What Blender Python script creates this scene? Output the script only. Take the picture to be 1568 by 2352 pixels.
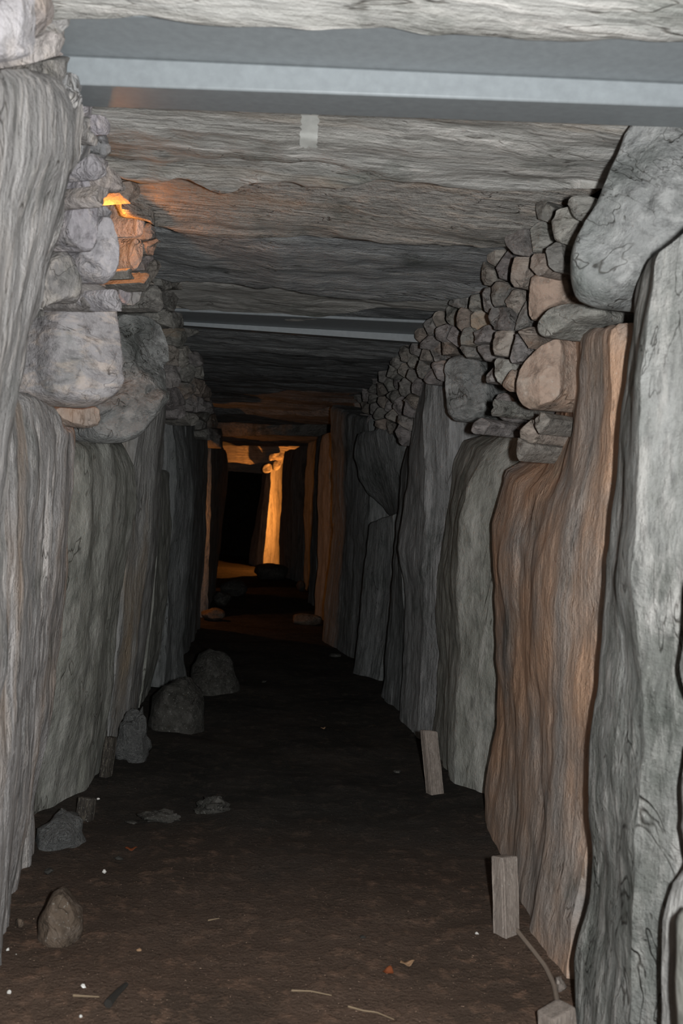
import bpy, bmesh, math, random
import numpy as np
from mathutils import Vector, Matrix, noise

for o in list(bpy.data.objects):
    bpy.data.objects.remove(o, do_unlink=True)
scn = bpy.context.scene
COL = scn.collection

# ------------------------------------------------------------------ camera
F = 2250.0            # focal length in pixels of the 1568 x 2352 frame
HC = 0.86             # lens height above the passage floor
YAW, PIT, ROLL = map(math.radians, (-4.96, 89.6, 3.0))
CM = Matrix.Rotation(YAW, 3, 'Z') @ Matrix.Rotation(PIT, 3, 'X') @ Matrix.Rotation(ROLL, 3, 'Z')
M = np.array(CM)
C = np.array([0.0, 0.0, HC])
cd = bpy.data.cameras.new('camera')
cam = bpy.data.objects.new('camera', cd); COL.objects.link(cam)
cam.matrix_world = CM.to_4x4(); cam.location = C
cd.sensor_fit = 'HORIZONTAL'; cd.sensor_width = 14.9; cd.lens = 14.9 * F / 1568
cd.clip_start = 0.02; cd.clip_end = 60
cd.dof.use_dof = True; cd.dof.focus_distance = 3.2; cd.dof.aperture_fstop = 4.5
scn.camera = cam

# ------------------------------------------------------------------ world, exposure, camera flash
w = bpy.data.worlds.new('dark'); scn.world = w; w.use_nodes = True
w.node_tree.nodes['Background'].inputs[0].default_value = (0.6, 0.7, 0.8, 1)
w.node_tree.nodes['Background'].inputs[1].default_value = 0.002
vs = scn.view_settings
vs.view_transform = 'Standard'; vs.look = 'None'; vs.gamma = 1; vs.use_curve_mapping = False
vs.exposure = 0.0
fl = bpy.data.lights.new('camera_flash', 'AREA'); fl.shape = 'RECTANGLE'; fl.size = 0.022; fl.size_y = 0.045
fl.energy = 43.0; fl.color = (0.955, 0.985, 1.0)
flo = bpy.data.objects.new('camera_flash', fl); COL.objects.link(flo)
flo.matrix_world = CM.to_4x4()
flo.location = Vector(C) + CM @ Vector((0.088, 0.012, -0.02))   # flash sits right of the lens on the upright-held camera

# ------------------------------------------------------------------ pixel -> place
def ray(px, py):
    return M @ np.array([(px - 784) / F, -(py - 1176) / F, -1.0])
def hit(px, py, ax, v):
    d = ray(px, py); i = 'xyz'.index(ax)
    return C + (v - C[i]) / d[i] * d
def hitp(px, py, p0, n):
    d = ray(px, py)
    return C + np.dot(p0 - C, n) / np.dot(d, n) * d

# ------------------------------------------------------------------ materials
def node(nt, t, x=0, y=0, **kw):
    n = nt.nodes.new(t); n.location = (x, y)
    for k, v in kw.items():
        setattr(n, k, v)
    return n
def mix(nt, fac, a, b, mode='MIX'):
    n = nt.nodes.new('ShaderNodeMix'); n.data_type = 'RGBA'; n.blend_type = mode
    for sock, v in ((n.inputs[0], fac), (n.inputs[6], a), (n.inputs[7], b)):
        if isinstance(v, bpy.types.NodeSocket): nt.links.new(v, sock)
        elif isinstance(v, (int, float)): sock.default_value = v
        else: sock.default_value = (*v, 1)
    return n.outputs[2]
def ramp(nt, src, a, b):
    n = nt.nodes.new('ShaderNodeMapRange'); n.clamp = True
    nt.links.new(src, n.inputs[0]); n.inputs[1].default_value = a; n.inputs[2].default_value = b
    return n.outputs[0]
def noise_tex(nt, vec, scale, detail=6, rough=0.6, dist=0.0):
    n = nt.nodes.new('ShaderNodeTexNoise'); n.inputs['Scale'].default_value = scale
    n.inputs['Detail'].default_value = detail; n.inputs['Roughness'].default_value = rough
    n.inputs['Distortion'].default_value = dist
    nt.links.new(vec, n.inputs['Vector']); return n.outputs['Fac']
def stone_mat(name, a, b, c, streak=(6, 6, 0.7), tint=None, stain=(0.30, 0.14, 0.06), stain_amt=0.0,
              bump=0.5, vary=0.0, rough=0.85, spec=0.2, streak_c=1.0, blotch=0.5):
    m = bpy.data.materials.new(name); m.use_nodes = True; nt = m.node_tree
    bs = nt.nodes['Principled BSDF']; L = nt.links
    geo = node(nt, 'ShaderNodeNewGeometry'); oi = node(nt, 'ShaderNodeObjectInfo')
    off = node(nt, 'ShaderNodeVectorMath', operation='SCALE')
    off.inputs[0].default_value = (13, 7, 9); L.new(oi.outputs['Random'], off.inputs['Scale'])
    add = node(nt, 'ShaderNodeVectorMath', operation='ADD')
    L.new(geo.outputs['Position'], add.inputs[0]); L.new(off.outputs[0], add.inputs[1])
    mp = node(nt, 'ShaderNodeVectorMath', operation='MULTIPLY'); mp.inputs[1].default_value = streak
    L.new(add.outputs[0], mp.inputs[0])
    iso = add.outputs[0]
    s1 = noise_tex(nt, mp.outputs[0], 2.2, 7, 0.62, 0.6)
    s2 = noise_tex(nt, mp.outputs[0], 6.5, 6, 0.65, 0.3)
    blot = noise_tex(nt, iso, 5.0, 7, 0.62, 0.3)
    fine = noise_tex(nt, iso, 55.0, 6, 0.7)
    spk = noise_tex(nt, iso, 190.0, 2, 0.5)
    s3 = noise_tex(nt, mp.outputs[0], 15.0, 5, 0.6, 0.2)
    col = mix(nt, ramp(nt, s1, 0.5 - 0.13 / streak_c, 0.5 + 0.13 / streak_c), a, b)
    col = mix(nt, ramp(nt, s2, 0.50, 0.64), col, c)
    col = mix(nt, ramp(nt, s3, 0.50, 0.66), col, mix(nt, 1.0, col, (0.66, 0.66, 0.66), 'MULTIPLY'))
    col = mix(nt, ramp(nt, blot, 0.60 - blotch * 0.1, 0.70), col, mix(nt, 1.0, col, (0.50, 0.53, 0.51), 'MULTIPLY'))
    crk = noise_tex(nt, mp.outputs[0], 1.6, 4, 0.55, 1.0)
    ab = node(nt, 'ShaderNodeMath', operation='SUBTRACT'); L.new(crk, ab.inputs[0]); ab.inputs[1].default_value = 0.5
    ab2 = node(nt, 'ShaderNodeMath', operation='ABSOLUTE'); L.new(ab.outputs[0], ab2.inputs[0])
    line = ramp(nt, ab2.outputs[0], 0.007, 0.0)
    lm = node(nt, 'ShaderNodeMath', operation='MULTIPLY'); L.new(line, lm.inputs[0]); L.new(ramp(nt, blot, 0.42, 0.55), lm.inputs[1])
    col = mix(nt, lm.outputs[0], col, mix(nt, 1.0, col, (0.35, 0.33, 0.31), 'MULTIPLY'))
    if stain_amt > 0:
        st = noise_tex(nt, mp.outputs[0], 0.9, 5, 0.6, 0.4)
        st2 = noise_tex(nt, iso, 3.0, 5, 0.6)
        f = node(nt, 'ShaderNodeMath', operation='MULTIPLY')
        L.new(ramp(nt, st, 0.62 - 0.25 * stain_amt, 0.75 - 0.2 * stain_amt), f.inputs[0]); L.new(ramp(nt, st2, 0.35, 0.6), f.inputs[1])
        col = mix(nt, f.outputs[0], col, stain)
    if vary > 0:
        wn = node(nt, 'ShaderNodeTexWhiteNoise', noise_dimensions='1D'); L.new(oi.outputs['Random'], wn.inputs['W'])
        hv = node(nt, 'ShaderNodeHueSaturation'); L.new(col, hv.inputs['Color'])
        vv = node(nt, 'ShaderNodeMapRange'); L.new(oi.outputs['Random'], vv.inputs[0])
        vv.inputs[3].default_value = 1 - vary; vv.inputs[4].default_value = 1 + vary * 0.8
        L.new(vv.outputs[0], hv.inputs['Value'])
        tc = mix(nt, ramp(nt, wn.outputs['Value'], 0.5, 1.0), mix(nt, ramp(nt, wn.outputs['Value'], 0.0, 0.5), (1.0, 0.96, 0.99), (0.97, 1.0, 0.95)), (1.08, 0.95, 0.85))
        col = mix(nt, 1.0, hv.outputs[0], tc, 'MULTIPLY')
    col = mix(nt, ramp(nt, spk, 0.64, 0.75), col, mix(nt, 0.35, col, (0.55, 0.54, 0.50)))
    L.new(col, bs.inputs['Base Color'])
    bs.inputs['Roughness'].default_value = rough
    bs.inputs['Specular IOR Level'].default_value = spec
    h = node(nt, 'ShaderNodeMath', operation='MULTIPLY_ADD'); L.new(s2, h.inputs[0]); h.inputs[1].default_value = 1.3; L.new(fine, h.inputs[2])
    h2 = node(nt, 'ShaderNodeMath', operation='MULTIPLY_ADD'); L.new(s1, h2.inputs[0]); h2.inputs[1].default_value = 1.0; L.new(h.outputs[0], h2.inputs[2])
    h3 = node(nt, 'ShaderNodeMath', operation='MULTIPLY_ADD'); L.new(s3, h3.inputs[0]); h3.inputs[1].default_value = 0.6; L.new(h2.outputs[0], h3.inputs[2])
    h4 = node(nt, 'ShaderNodeMath', operation='MULTIPLY_ADD'); L.new(lm.outputs[0], h4.inputs[0]); h4.inputs[1].default_value = -0.5; L.new(h3.outputs[0], h4.inputs[2])
    bp = node(nt, 'ShaderNodeBump'); bp.inputs['Strength'].default_value = bump; bp.inputs['Distance'].default_value = 0.03
    L.new(h4.outputs[0], bp.inputs['Height']); L.new(bp.outputs[0], bs.inputs['Normal'])
    return m

V = (6, 6, 0.7)       # strata stand upright
H = (0.7, 6, 9)       # strata lie level across the passage
MAT = {}
MAT['upright'] = stone_mat('grey_schist', (0.25, 0.24, 0.225), (0.37, 0.36, 0.345), (0.45, 0.435, 0.41), V, stain_amt=0.15, stain=(0.32, 0.25, 0.18))
MAT['upright_pale'] = stone_mat('pale_mottled_schist', (0.21, 0.21, 0.19), (0.39, 0.385, 0.365), (0.49, 0.47, 0.44), (5, 5, 1.2), bump=0.8, blotch=1.2)
MAT['upright_green'] = stone_mat('greenish_grit', (0.25, 0.25, 0.215), (0.36, 0.355, 0.32), (0.42, 0.41, 0.37), (3, 3, 1.0), bump=0.4)
MAT['upright_rust'] = stone_mat('rust_stained_schist', (0.27, 0.245, 0.225), (0.37, 0.325, 0.29), (0.45, 0.39, 0.345), (4, 4, 0.8), stain_amt=1.15, stain=(0.50, 0.315, 0.21))
MAT['upright_blue'] = stone_mat('blue_grey_slate', (0.22, 0.22, 0.215), (0.32, 0.32, 0.315), (0.39, 0.385, 0.38), V, stain_amt=0.1, stain=(0.3, 0.25, 0.19))
MAT['upright_left'] = stone_mat('layered_slate', (0.30, 0.285, 0.275), (0.51, 0.48, 0.465), (0.61, 0.56, 0.525), (6, 6, 0.6), stain_amt=0.4, stain=(0.53, 0.39, 0.29), bump=0.55)
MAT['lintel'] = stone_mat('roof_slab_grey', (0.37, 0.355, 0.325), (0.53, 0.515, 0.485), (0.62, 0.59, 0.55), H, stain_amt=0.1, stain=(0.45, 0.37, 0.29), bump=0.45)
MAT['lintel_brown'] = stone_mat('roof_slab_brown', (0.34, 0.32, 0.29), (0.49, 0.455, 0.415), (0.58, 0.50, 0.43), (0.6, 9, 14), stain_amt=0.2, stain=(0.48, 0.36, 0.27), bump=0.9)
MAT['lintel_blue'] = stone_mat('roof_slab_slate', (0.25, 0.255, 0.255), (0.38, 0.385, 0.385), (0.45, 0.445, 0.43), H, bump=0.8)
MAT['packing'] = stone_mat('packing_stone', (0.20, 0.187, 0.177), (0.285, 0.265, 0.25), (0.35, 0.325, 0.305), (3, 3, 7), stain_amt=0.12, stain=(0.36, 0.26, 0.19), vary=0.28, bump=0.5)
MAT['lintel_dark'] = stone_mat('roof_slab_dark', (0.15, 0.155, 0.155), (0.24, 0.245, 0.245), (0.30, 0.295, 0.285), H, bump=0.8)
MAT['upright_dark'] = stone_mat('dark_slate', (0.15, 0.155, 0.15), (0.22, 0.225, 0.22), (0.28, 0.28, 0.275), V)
MAT['corbel_grey'] = stone_mat('lumpy_grey_stone', (0.24, 0.24, 0.23), (0.35, 0.35, 0.34), (0.42, 0.415, 0.40), (3, 3, 4), bump=0.6, blotch=0.9)
MAT['packing_pale'] = stone_mat('packing_stone_pale', (0.34, 0.325, 0.335), (0.49, 0.465, 0.475), (0.58, 0.535, 0.52), (5, 5, 3), stain_amt=0.12, stain=(0.48, 0.38, 0.28), vary=0.16, bump=0.6)
MAT['banded'] = stone_mat('banded_corbel_stone', (0.35, 0.325, 0.325), (0.48, 0.45, 0.45), (0.55, 0.47, 0.42), (2.5, 2.5, 6), stain_amt=0.2, stain=(0.52, 0.40, 0.31), bump=0.45)
MAT['orange_block'] = stone_mat('orange_lamplit_stone', (0.33, 0.25, 0.20), (0.43, 0.31, 0.24), (0.42, 0.34, 0.28), (3, 3, 3), stain_amt=0.4, stain=(0.48, 0.28, 0.17), bump=0.4)  # the lamplight's orange is partly put into this stone colour
MAT['boulder'] = stone_mat('dusty_boulder', (0.045, 0.042, 0.036), (0.07, 0.066, 0.058), (0.10, 0.094, 0.084), (4, 4, 4), bump=0.5)
MAT['boulder_brown'] = stone_mat('earthy_boulder', (0.10, 0.075, 0.055), (0.15, 0.11, 0.08), (0.18, 0.14, 0.11), (4, 4, 4), bump=0.5)
MAT['mortar'] = stone_mat('grey_mortar', (0.20, 0.20, 0.195), (0.28, 0.28, 0.27), (0.34, 0.34, 0.32), (20, 20, 20), bump=0.9)
MAT['rubble'] = stone_mat('earth_fill', (0.02, 0.018, 0.016), (0.04, 0.036, 0.03), (0.06, 0.055, 0.05), (9, 9, 9), bump=0.9, rough=0.95, spec=0.05)
MAT['wood'] = stone_mat('weathered_timber', (0.20, 0.165, 0.14), (0.29, 0.24, 0.205), (0.33, 0.28, 0.24), (40, 40, 3), bump=0.3)
MAT['wood_dark'] = stone_mat('damp_dark_timber', (0.035, 0.03, 0.027), (0.07, 0.06, 0.05), (0.16, 0.14, 0.11), (40, 40, 3), bump=0.4)
MAT['wood_tan'] = stone_mat('sawn_tan_timber', (0.26, 0.17, 0.10), (0.34, 0.23, 0.14), (0.36, 0.26, 0.17), (40, 40, 3), bump=0.2)

def plain(name, col, rough=0.7, emit=0.0, spec=0.3):
    m = bpy.data.materials.new(name); m.use_nodes = True; nt = m.node_tree; bs = nt.nodes['Principled BSDF']
    geo = node(nt, 'ShaderNodeNewGeometry')
    n = noise_tex(nt, geo.outputs['Position'], 60, 5, 0.6)
    c = mix(nt, n, tuple(x * 0.75 for x in col), tuple(min(1, x * 1.2) for x in col))
    nt.links.new(c, bs.inputs['Base Color']); bs.inputs['Roughness'].default_value = rough
    bs.inputs['Specular IOR Level'].default_value = spec
    if emit:
        bs.inputs['Emission Color'].default_value = (*col, 1); bs.inputs['Emission Strength'].default_value = emit
    return m
MAT['steel'] = plain('galvanised_steel', (0.27, 0.29, 0.30), 0.55, spec=0.5)
MAT['paint'] = plain('white_paint', (0.62, 0.62, 0.58))
MAT['quartz'] = plain('white_quartz', (0.66, 0.63, 0.58), 0.35, spec=0.6)
MAT['leaf_red'] = plain('russet_leaf', (0.22, 0.06, 0.02))
MAT['leaf_tan'] = plain('tan_leaf', (0.34, 0.21, 0.12))
MAT['straw'] = plain('dry_straw', (0.26, 0.19, 0.12))
MAT['cable'] = plain('dusty_brown_cable', (0.24, 0.19, 0.15))
MAT['bark'] = plain('dark_bark', (0.035, 0.032, 0.028))
MAT['glass'] = plain('warm_lamp_glass', (1.0, 0.45, 0.12), 0.3, emit=3.0)
MAT['lamp_body'] = plain('black_lamp_housing', (0.03, 0.03, 0.03), 0.5)

def floor_mat():
    m = bpy.data.materials.new('damp_earth'); m.use_nodes = True; nt = m.node_tree; bs = nt.nodes['Principled BSDF']; L = nt.links
    g = node(nt, 'ShaderNodeNewGeometry'); P = g.outputs['Position']
    big = noise_tex(nt, P, 3.5, 6, 0.6, 0.4); mid = noise_tex(nt, P, 22, 6, 0.65); fine = noise_tex(nt, P, 120, 5, 0.7); spk = noise_tex(nt, P, 260, 1, 0.5)
    col = mix(nt, ramp(nt, big, 0.4, 0.62), (0.036, 0.033, 0.029), (0.062, 0.053, 0.045))
    col = mix(nt, ramp(nt, mid, 0.52, 0.7), col, (0.092, 0.074, 0.06))
    col = mix(nt, ramp(nt, fine, 0.55, 0.72), col, (0.024, 0.022, 0.019))
    col = mix(nt, ramp(nt, spk, 0.72, 0.80), col, (0.30, 0.27, 0.23))
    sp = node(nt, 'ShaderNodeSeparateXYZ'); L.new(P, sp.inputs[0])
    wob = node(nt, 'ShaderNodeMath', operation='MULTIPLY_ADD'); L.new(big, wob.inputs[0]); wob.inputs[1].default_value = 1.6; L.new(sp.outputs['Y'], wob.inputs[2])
    near_brown = ramp(nt, wob.outputs[0], 3.5, 2.45)                     # soil lighter and browner at the near end, darker further in
    col = mix(nt, near_brown, col, mix(nt, 1.0, col, (3.4, 2.6, 2.2), 'MULTIPLY'))
    L.new(col, bs.inputs['Base Color']); bs.inputs['Roughness'].default_value = 0.95; bs.inputs['Specular IOR Level'].default_value = 0.1
    a = node(nt, 'ShaderNodeMath', operation='MULTIPLY_ADD'); L.new(mid, a.inputs[0]); a.inputs[1].default_value = 1.5; L.new(fine, a.inputs[2])
    b = node(nt, 'ShaderNodeBump'); b.inputs['Strength'].default_value = 0.9; b.inputs['Distance'].default_value = 0.02
    L.new(a.outputs[0], b.inputs['Height']); L.new(b.outputs[0], bs.inputs['Normal'])
    return m
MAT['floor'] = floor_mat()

# ------------------------------------------------------------------ object helpers
def mk(name, verts, faces, mat, parent=None, label=None, cat=None, group=None, kind=None, sharp=38, origin=True):
    verts = np.asarray(verts, dtype=float)
    o0 = np.array([verts[:, 0].mean(), verts[:, 1].mean(), verts[:, 2].min()]) if (origin and parent is None) else np.zeros(3)
    if parent is not None:
        o0 = np.array(parent.location)
        if origin:
            c0 = np.array([verts[:, 0].mean(), verts[:, 1].mean(), verts[:, 2].min()])
            loc = c0 - o0; o0 = c0
        else: loc = np.zeros(3)
    else: loc = o0
    me = bpy.data.meshes.new(name)
    me.from_pydata((verts - o0).tolist(), [], faces)
    me.materials.append(MAT[mat] if isinstance(mat, str) else mat)
    bm = bmesh.new(); bm.from_mesh(me)
    bmesh.ops.recalc_face_normals(bm, faces=bm.faces)
    bm.to_mesh(me); bm.free()
    me.shade_smooth()
    if sharp: me.set_sharp_from_angle(angle=math.radians(sharp))
    o = bpy.data.objects.new(name, me); COL.objects.link(o); o.location = loc
    if parent is not None: o.parent = parent
    if label: o['label'] = label
    if cat: o['category'] = cat
    if group: o['group'] = group
    if kind: o['kind'] = kind
    return o
def empty(name, loc, label=None, cat=None, group=None, kind=None):
    o = bpy.data.objects.new(name, None); COL.objects.link(o); o.location = loc; o.empty_display_size = 0.05
    if label: o['label'] = label
    if cat: o['category'] = cat
    if group: o['group'] = group
    if kind: o['kind'] = kind
    return o

def resample(P, n):
    P = np.asarray(P, float); d = np.r_[0, np.cumsum(np.linalg.norm(np.diff(P, axis=0), axis=1))]
    t = np.linspace(0, d[-1], n)
    return np.stack([np.interp(t, d, P[:, k]) for k in range(P.shape[1])], 1)
def fract(p, s, seed, octv=5):
    return noise.fractal(Vector((p[0] * s[0] + seed * 3.1, p[1] * s[1] - seed * 1.7, p[2] * s[2] + seed * 5.3)), 0.9, 2.1, octv)

def facet(p, s, seed):
    """chiselled planes meeting at sharp breaks"""
    q = Vector((p[0] * s[0] + seed * 2.3, p[1] * s[1] + seed * 1.1, p[2] * s[2] - seed * 0.7))
    q += noise.noise_vector(q * 1.5) * 0.25
    dd, pp = noise.voronoi(q); c = pp[0]
    r = noise.noise_vector(c * 3.7 + Vector((seed, 0, 0)))
    return ((q - c).dot(r) * 1.6 + r.x * 0.5) * min(1.0, (dd[1] - dd[0]) * 6.0)

def grid_faces(n, m):
    return [(i * m + j, i * m + j + 1, (i + 1) * m + j + 1, (i + 1) * m + j) for i in range(n - 1) for j in range(m - 1)]

_seed = [1]
def sheet(name, curves, back, thick, mat, label=None, cat=None, along=130, step=0.011, amp=0.011, fs=(4.5, 4.5, 1.5), ground=False, group=None, ledge=0.006, taper=0.0, kind=None, parent=None, jit=1.0):
    """A solid slab: its seen face is lofted through curves that stand at their own place; the body runs on behind it."""
    _seed[0] += 1; sd = _seed[0]
    W = []
    for con, pts in curves:
        Q = [hit(px, py, con[0], con[1]) if len(con) == 2 else hitp(px, py, con[0], con[1]) for px, py in pts]
        if ground:
            b = Q[-1].copy(); b[2] = -0.07
            if Q[-1][2] > -0.05: Q.append(b)
            else:
                Q = [q for q in Q if q[2] > -0.05] + [b]
        W.append(resample(Q, along))
    rows = [W[0]]
    for a, b in zip(W[:-1], W[1:]):
        d = np.linalg.norm(a - b, axis=1).mean(); k = max(2, min(48, int(d / step)))
        for i in range(1, k + 1):
            t = i / k
            rows.append(a * (1 - t) + b * t)
    G = np.array(rows); n, m = G.shape[:2]
    du = np.gradient(G, axis=0); dv = np.gradient(G, axis=1)
    N = np.cross(du, dv); N /= np.linalg.norm(N, axis=2, keepdims=True) + 1e-9
    back = np.array(back, float); back /= np.linalg.norm(back)
    if (N * back).sum(2).mean() > 0: N = -N
    fsv = np.array(fs, float)
    D = np.zeros((n, m))
    for i in range(n):
        for j in range(m):
            p = G[i, j]
            a = fract(p, fsv * 0.9, sd, 6)
            l = facet(p, fsv * 0.75, sd + 40)
            l2 = facet(p, fsv * 2.2, sd + 60)
            c = fract(p, (2.2, 2.2, 2.2), sd + 80, 3)
            D[i, j] = amp * (0.45 * a + 0.8 * c) + ledge * (1.8 * l + 0.8 * l2)
    ii = np.minimum(np.arange(n), np.arange(n)[::-1])[:, None]; jj = np.minimum(np.arange(m), np.arange(m)[::-1])[None, :]
    e = np.minimum(ii / 3.0, 1) * np.minimum(jj / 3.0, 1)
    rnd = (1 - np.sqrt(np.clip(1 - (1 - e) ** 2, 0, 1))) * 0.018
    J = np.array([[np.array(noise.noise_vector(Vector(G[i, j] * 5 + sd))) * 0.007 + np.array(noise.noise_vector(Vector(G[i, j] * 17 + sd))) * 0.0045 for j in range(m)] for i in range(n)])
    G2 = G + N * D[..., None] + back * rnd[..., None] + J * jit
    verts = G2.reshape(-1, 3).tolist(); faces = grid_faces(n, m)
    ring = [(i, 0) for i in range(n)] + [(n - 1, j) for j in range(1, m)] + [(i, m - 1) for i in range(n - 2, -1, -1)] + [(0, j) for j in range(m - 2, 0, -1)]
    cen = G2.reshape(-1, 3).mean(0); prev = [i * m + j for i, j in ring]
    for k, f in enumerate((0.15, 0.5, 1.0)):
        base = len(verts)
        for (i, j) in ring:
            p = G2[i, j] + back * thick * f
            p = p + (cen - G2[i, j]) * taper * f + np.array(noise.noise_vector(Vector(p * 6 + sd))) * 0.010
            verts.append(p.tolist())
        cur = list(range(base, base + len(ring)))
        for q in range(len(ring)):
            r = (q + 1) % len(ring); faces.append((prev[q], prev[r], cur[r], cur[q]))
        prev = cur
    cidx = len(verts); verts.append((cen + back * thick).tolist())
    for q in range(len(ring)):
        faces.append((prev[q], prev[(q + 1) % len(ring)], cidx))
    return mk(name, verts, faces, mat, parent, label, cat, group, kind)

def chaikin(P, it=1):
    for _ in range(it):
        Q = []
        for a, b in zip(P, P[1:] + P[:1]):
            Q += [a * 0.78 + b * 0.22, a * 0.22 + b * 0.78]
        P = Q
    return P
def wall_normal(side, az):
    a = math.radians(az)          # 0 = faces back along the passage to the entrance, 90 = faces straight across
    return np.array([(-1 if side == 'R' else 1) * math.sin(a), -math.cos(a), 0.0])

def stone(name, poly, p0, nrm, mat, bulge=0.03, thick=0.15, nb=26, rings=(1.0, .985, .94, .86, .7, .45, .2), rough=0.008, tilt=0.5,
          parent=None, label=None, cat=None, group=None, back=None, soft=1, seed=None, power=4.0, fs=(10, 10, 10)):
    """One laid stone: outline on its own plane, a worn faceted face, a body running back into the wall."""
    _seed[0] += 1; sd = seed or _seed[0]; rg = random.Random(sd * 17)
    n = np.array(nrm, float); n /= np.linalg.norm(n); p0 = np.asarray(p0, float) - n * bulge * 0.6
    B = [hitp(px, py, p0, n) for px, py in poly]
    B = chaikin(B, soft); B = resample(np.array(B + [B[0]]), nb + 1)[:-1]
    cen = B.mean(0)
    u = np.cross(n, (0, 0, 1.0)); u /= np.linalg.norm(u) + 1e-9; v = np.cross(u, n)
    size = np.linalg.norm(B - cen, axis=1).mean()
    tl = [(rg.uniform(-tilt, tilt), rg.uniform(-tilt, tilt), rg.uniform(0.75, 1.0)) for _ in range(4)]
    verts, faces = [], []
    for r in rings:
        for b in B:
            q = cen + (b - cen) * r
            h = (max(0.0, 1 - r ** power)) ** 0.5 if r < 1 else 0.0
            du = np.dot(q - cen, u) / size; dv = np.dot(q - cen, v) / size
            pl = min(k[2] + k[0] * du + k[1] * dv for k in tl)
            h = min(h, max(pl, 0.05)) if h > 0.05 else h
            nz = fract(q, (9, 9, 9), sd, 4) * rough * 0.8 + facet(q, fs, sd + 9) * rough * 2.2
            verts.append(q + n * (h * bulge + nz))
    k = len(rings); c0 = len(verts)
    hc = min(x[2] for x in tl)
    verts.append(cen + n * (hc * bulge + fract(cen, (9, 9, 9), sd, 4) * rough))
    for i in range(k - 1):
        for j in range(nb):
            a, b = i * nb + j, i * nb + (j + 1) % nb
            faces.append((a, b, b + nb, a + nb))
    for j in range(nb):
        faces.append(((k - 1) * nb + j, (k - 1) * nb + (j + 1) % nb, c0))
    bk = -n if back is None else np.array(back, float) / np.linalg.norm(back)
    p1 = len(verts)
    for b in B: verts.append(cen + (b - cen) * 0.97 + bk * thick * 0.4)
    for b in B: verts.append(cen + (b - cen) * 0.8 + bk * thick)
    for j in range(nb):
        j2 = (j + 1) % nb
        faces.append((j, j2, p1 + j2, p1 + j)); faces.append((p1 + j, p1 + j2, p1 + nb + j2, p1 + nb + j))
    faces.append(tuple(p1 + nb + j for j in range(nb)))
    return mk(name, verts, faces, mat, parent, label, cat, group, sharp=50)

def solid(name, px0, py0, px1, py1, Y, mat, depth=None, sink=0.25, rough=0.12, label=None, cat=None, group=None, seed=1, flat=None, onfloor=True, shape=None):
    """A loose stone lying on the floor, sized from what it covers at its own distance."""
    a = hit(px0, py1, 'y', Y); b = hit(px1, py0, 'y', Y)
    w2 = abs(b[0] - a[0]) / 2; hh = abs(b[2] - a[2]); d2 = (depth or w2 * 0.85)
    cx = (a[0] + b[0]) / 2
    nu, nv = (26, 16) if w2 > 0.03 else (12, 8)
    rg = random.Random(seed); pl = []
    for _ in range(9):
        q = Vector((rg.gauss(0, 1), rg.gauss(0, 1), rg.gauss(0, 0.8))).normalized(); pl.append((q, rg.uniform(0.72, 0.98) if w2 > 0.03 else rg.uniform(0.4, 0.85)))
    verts, faces = [], []
    zt = hh / (1 - sink * 0.5)
    for i in range(nv + 1):
        th = math.pi * i / nv
        for j in range(nu):
            ph = 2 * math.pi * j / nu
            d = Vector((math.sin(th) * math.cos(ph), math.sin(th) * math.sin(ph), math.cos(th)))
            r = 1.0
            for q, k in pl:
                s = d.dot(q)
                if s > 0.05: r = min(r, k / s)
            r *= 1 + rough * noise.fractal(d * 1.6 + Vector((seed, 0, 0)), 0.9, 2, 4)
            zz = d.z * r
            if shape: sx = shape(zz)
            else: sx = 1.0
            verts.append((cx + d.x * r * w2 * sx * 1.08, Y + d.y * r * d2, (zz * 0.5 + 0.5) * zt - sink * 0.5 * zt))
    for i in range(nv):
        for j in range(nu):
            j2 = (j + 1) % nu
            faces.append((i * nu + j, i * nu + j2, (i + 1) * nu + j2, (i + 1) * nu + j))
    return mk(name, verts, faces, mat, None, label, cat, group, sharp=45)

def box_between(name, a, b, wx, wy, mat, parent=None, label=None, cat=None, group=None, bevel=0.004, rz=0.0, top_cut=0.0, seed=1):
    """A timber from a to b, wx by wy in section."""
    a = Vector(a); b = Vector(b); d = (b - a); L = d.length; d.normalize()
    x = Vector((math.cos(rz), math.sin(rz), 0)); x = (x - d * x.dot(d)).normalized(); y = d.cross(x)
    bm = bmesh.new(); bmesh.ops.create_cube(bm, size=1)
    bmesh.ops.subdivide_edges(bm, edges=bm.edges[:], cuts=5, use_grid_fill=True)
    rg = random.Random(seed)
    for v in bm.verts:
        tt = v.co.z + 0.5
        p = a + d * (tt * L) + x * v.co.x * wx + y * v.co.y * wy
        if top_cut and tt > 0.99: p += d * (v.co.x * top_cut)
        n = noise.noise_vector(p * 25 + Vector((seed, 0, 0))) * 0.0018
        v.co = p + n
    ed = [e for e in bm.edges if len(e.link_faces) == 2 and e.calc_face_angle(0) > 1.2]
    bmesh.ops.bevel(bm, geom=ed, offset=bevel, segments=2, affect='EDGES', profile=0.6)
    vs_ = [v.co[:] for v in bm.verts]; bm.verts.index_update()
    fs_ = [[v.index for v in f.verts] for f in bm.faces]; bm.free()
    return mk(name, vs_, fs_, mat, parent, label, cat, group)
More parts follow.
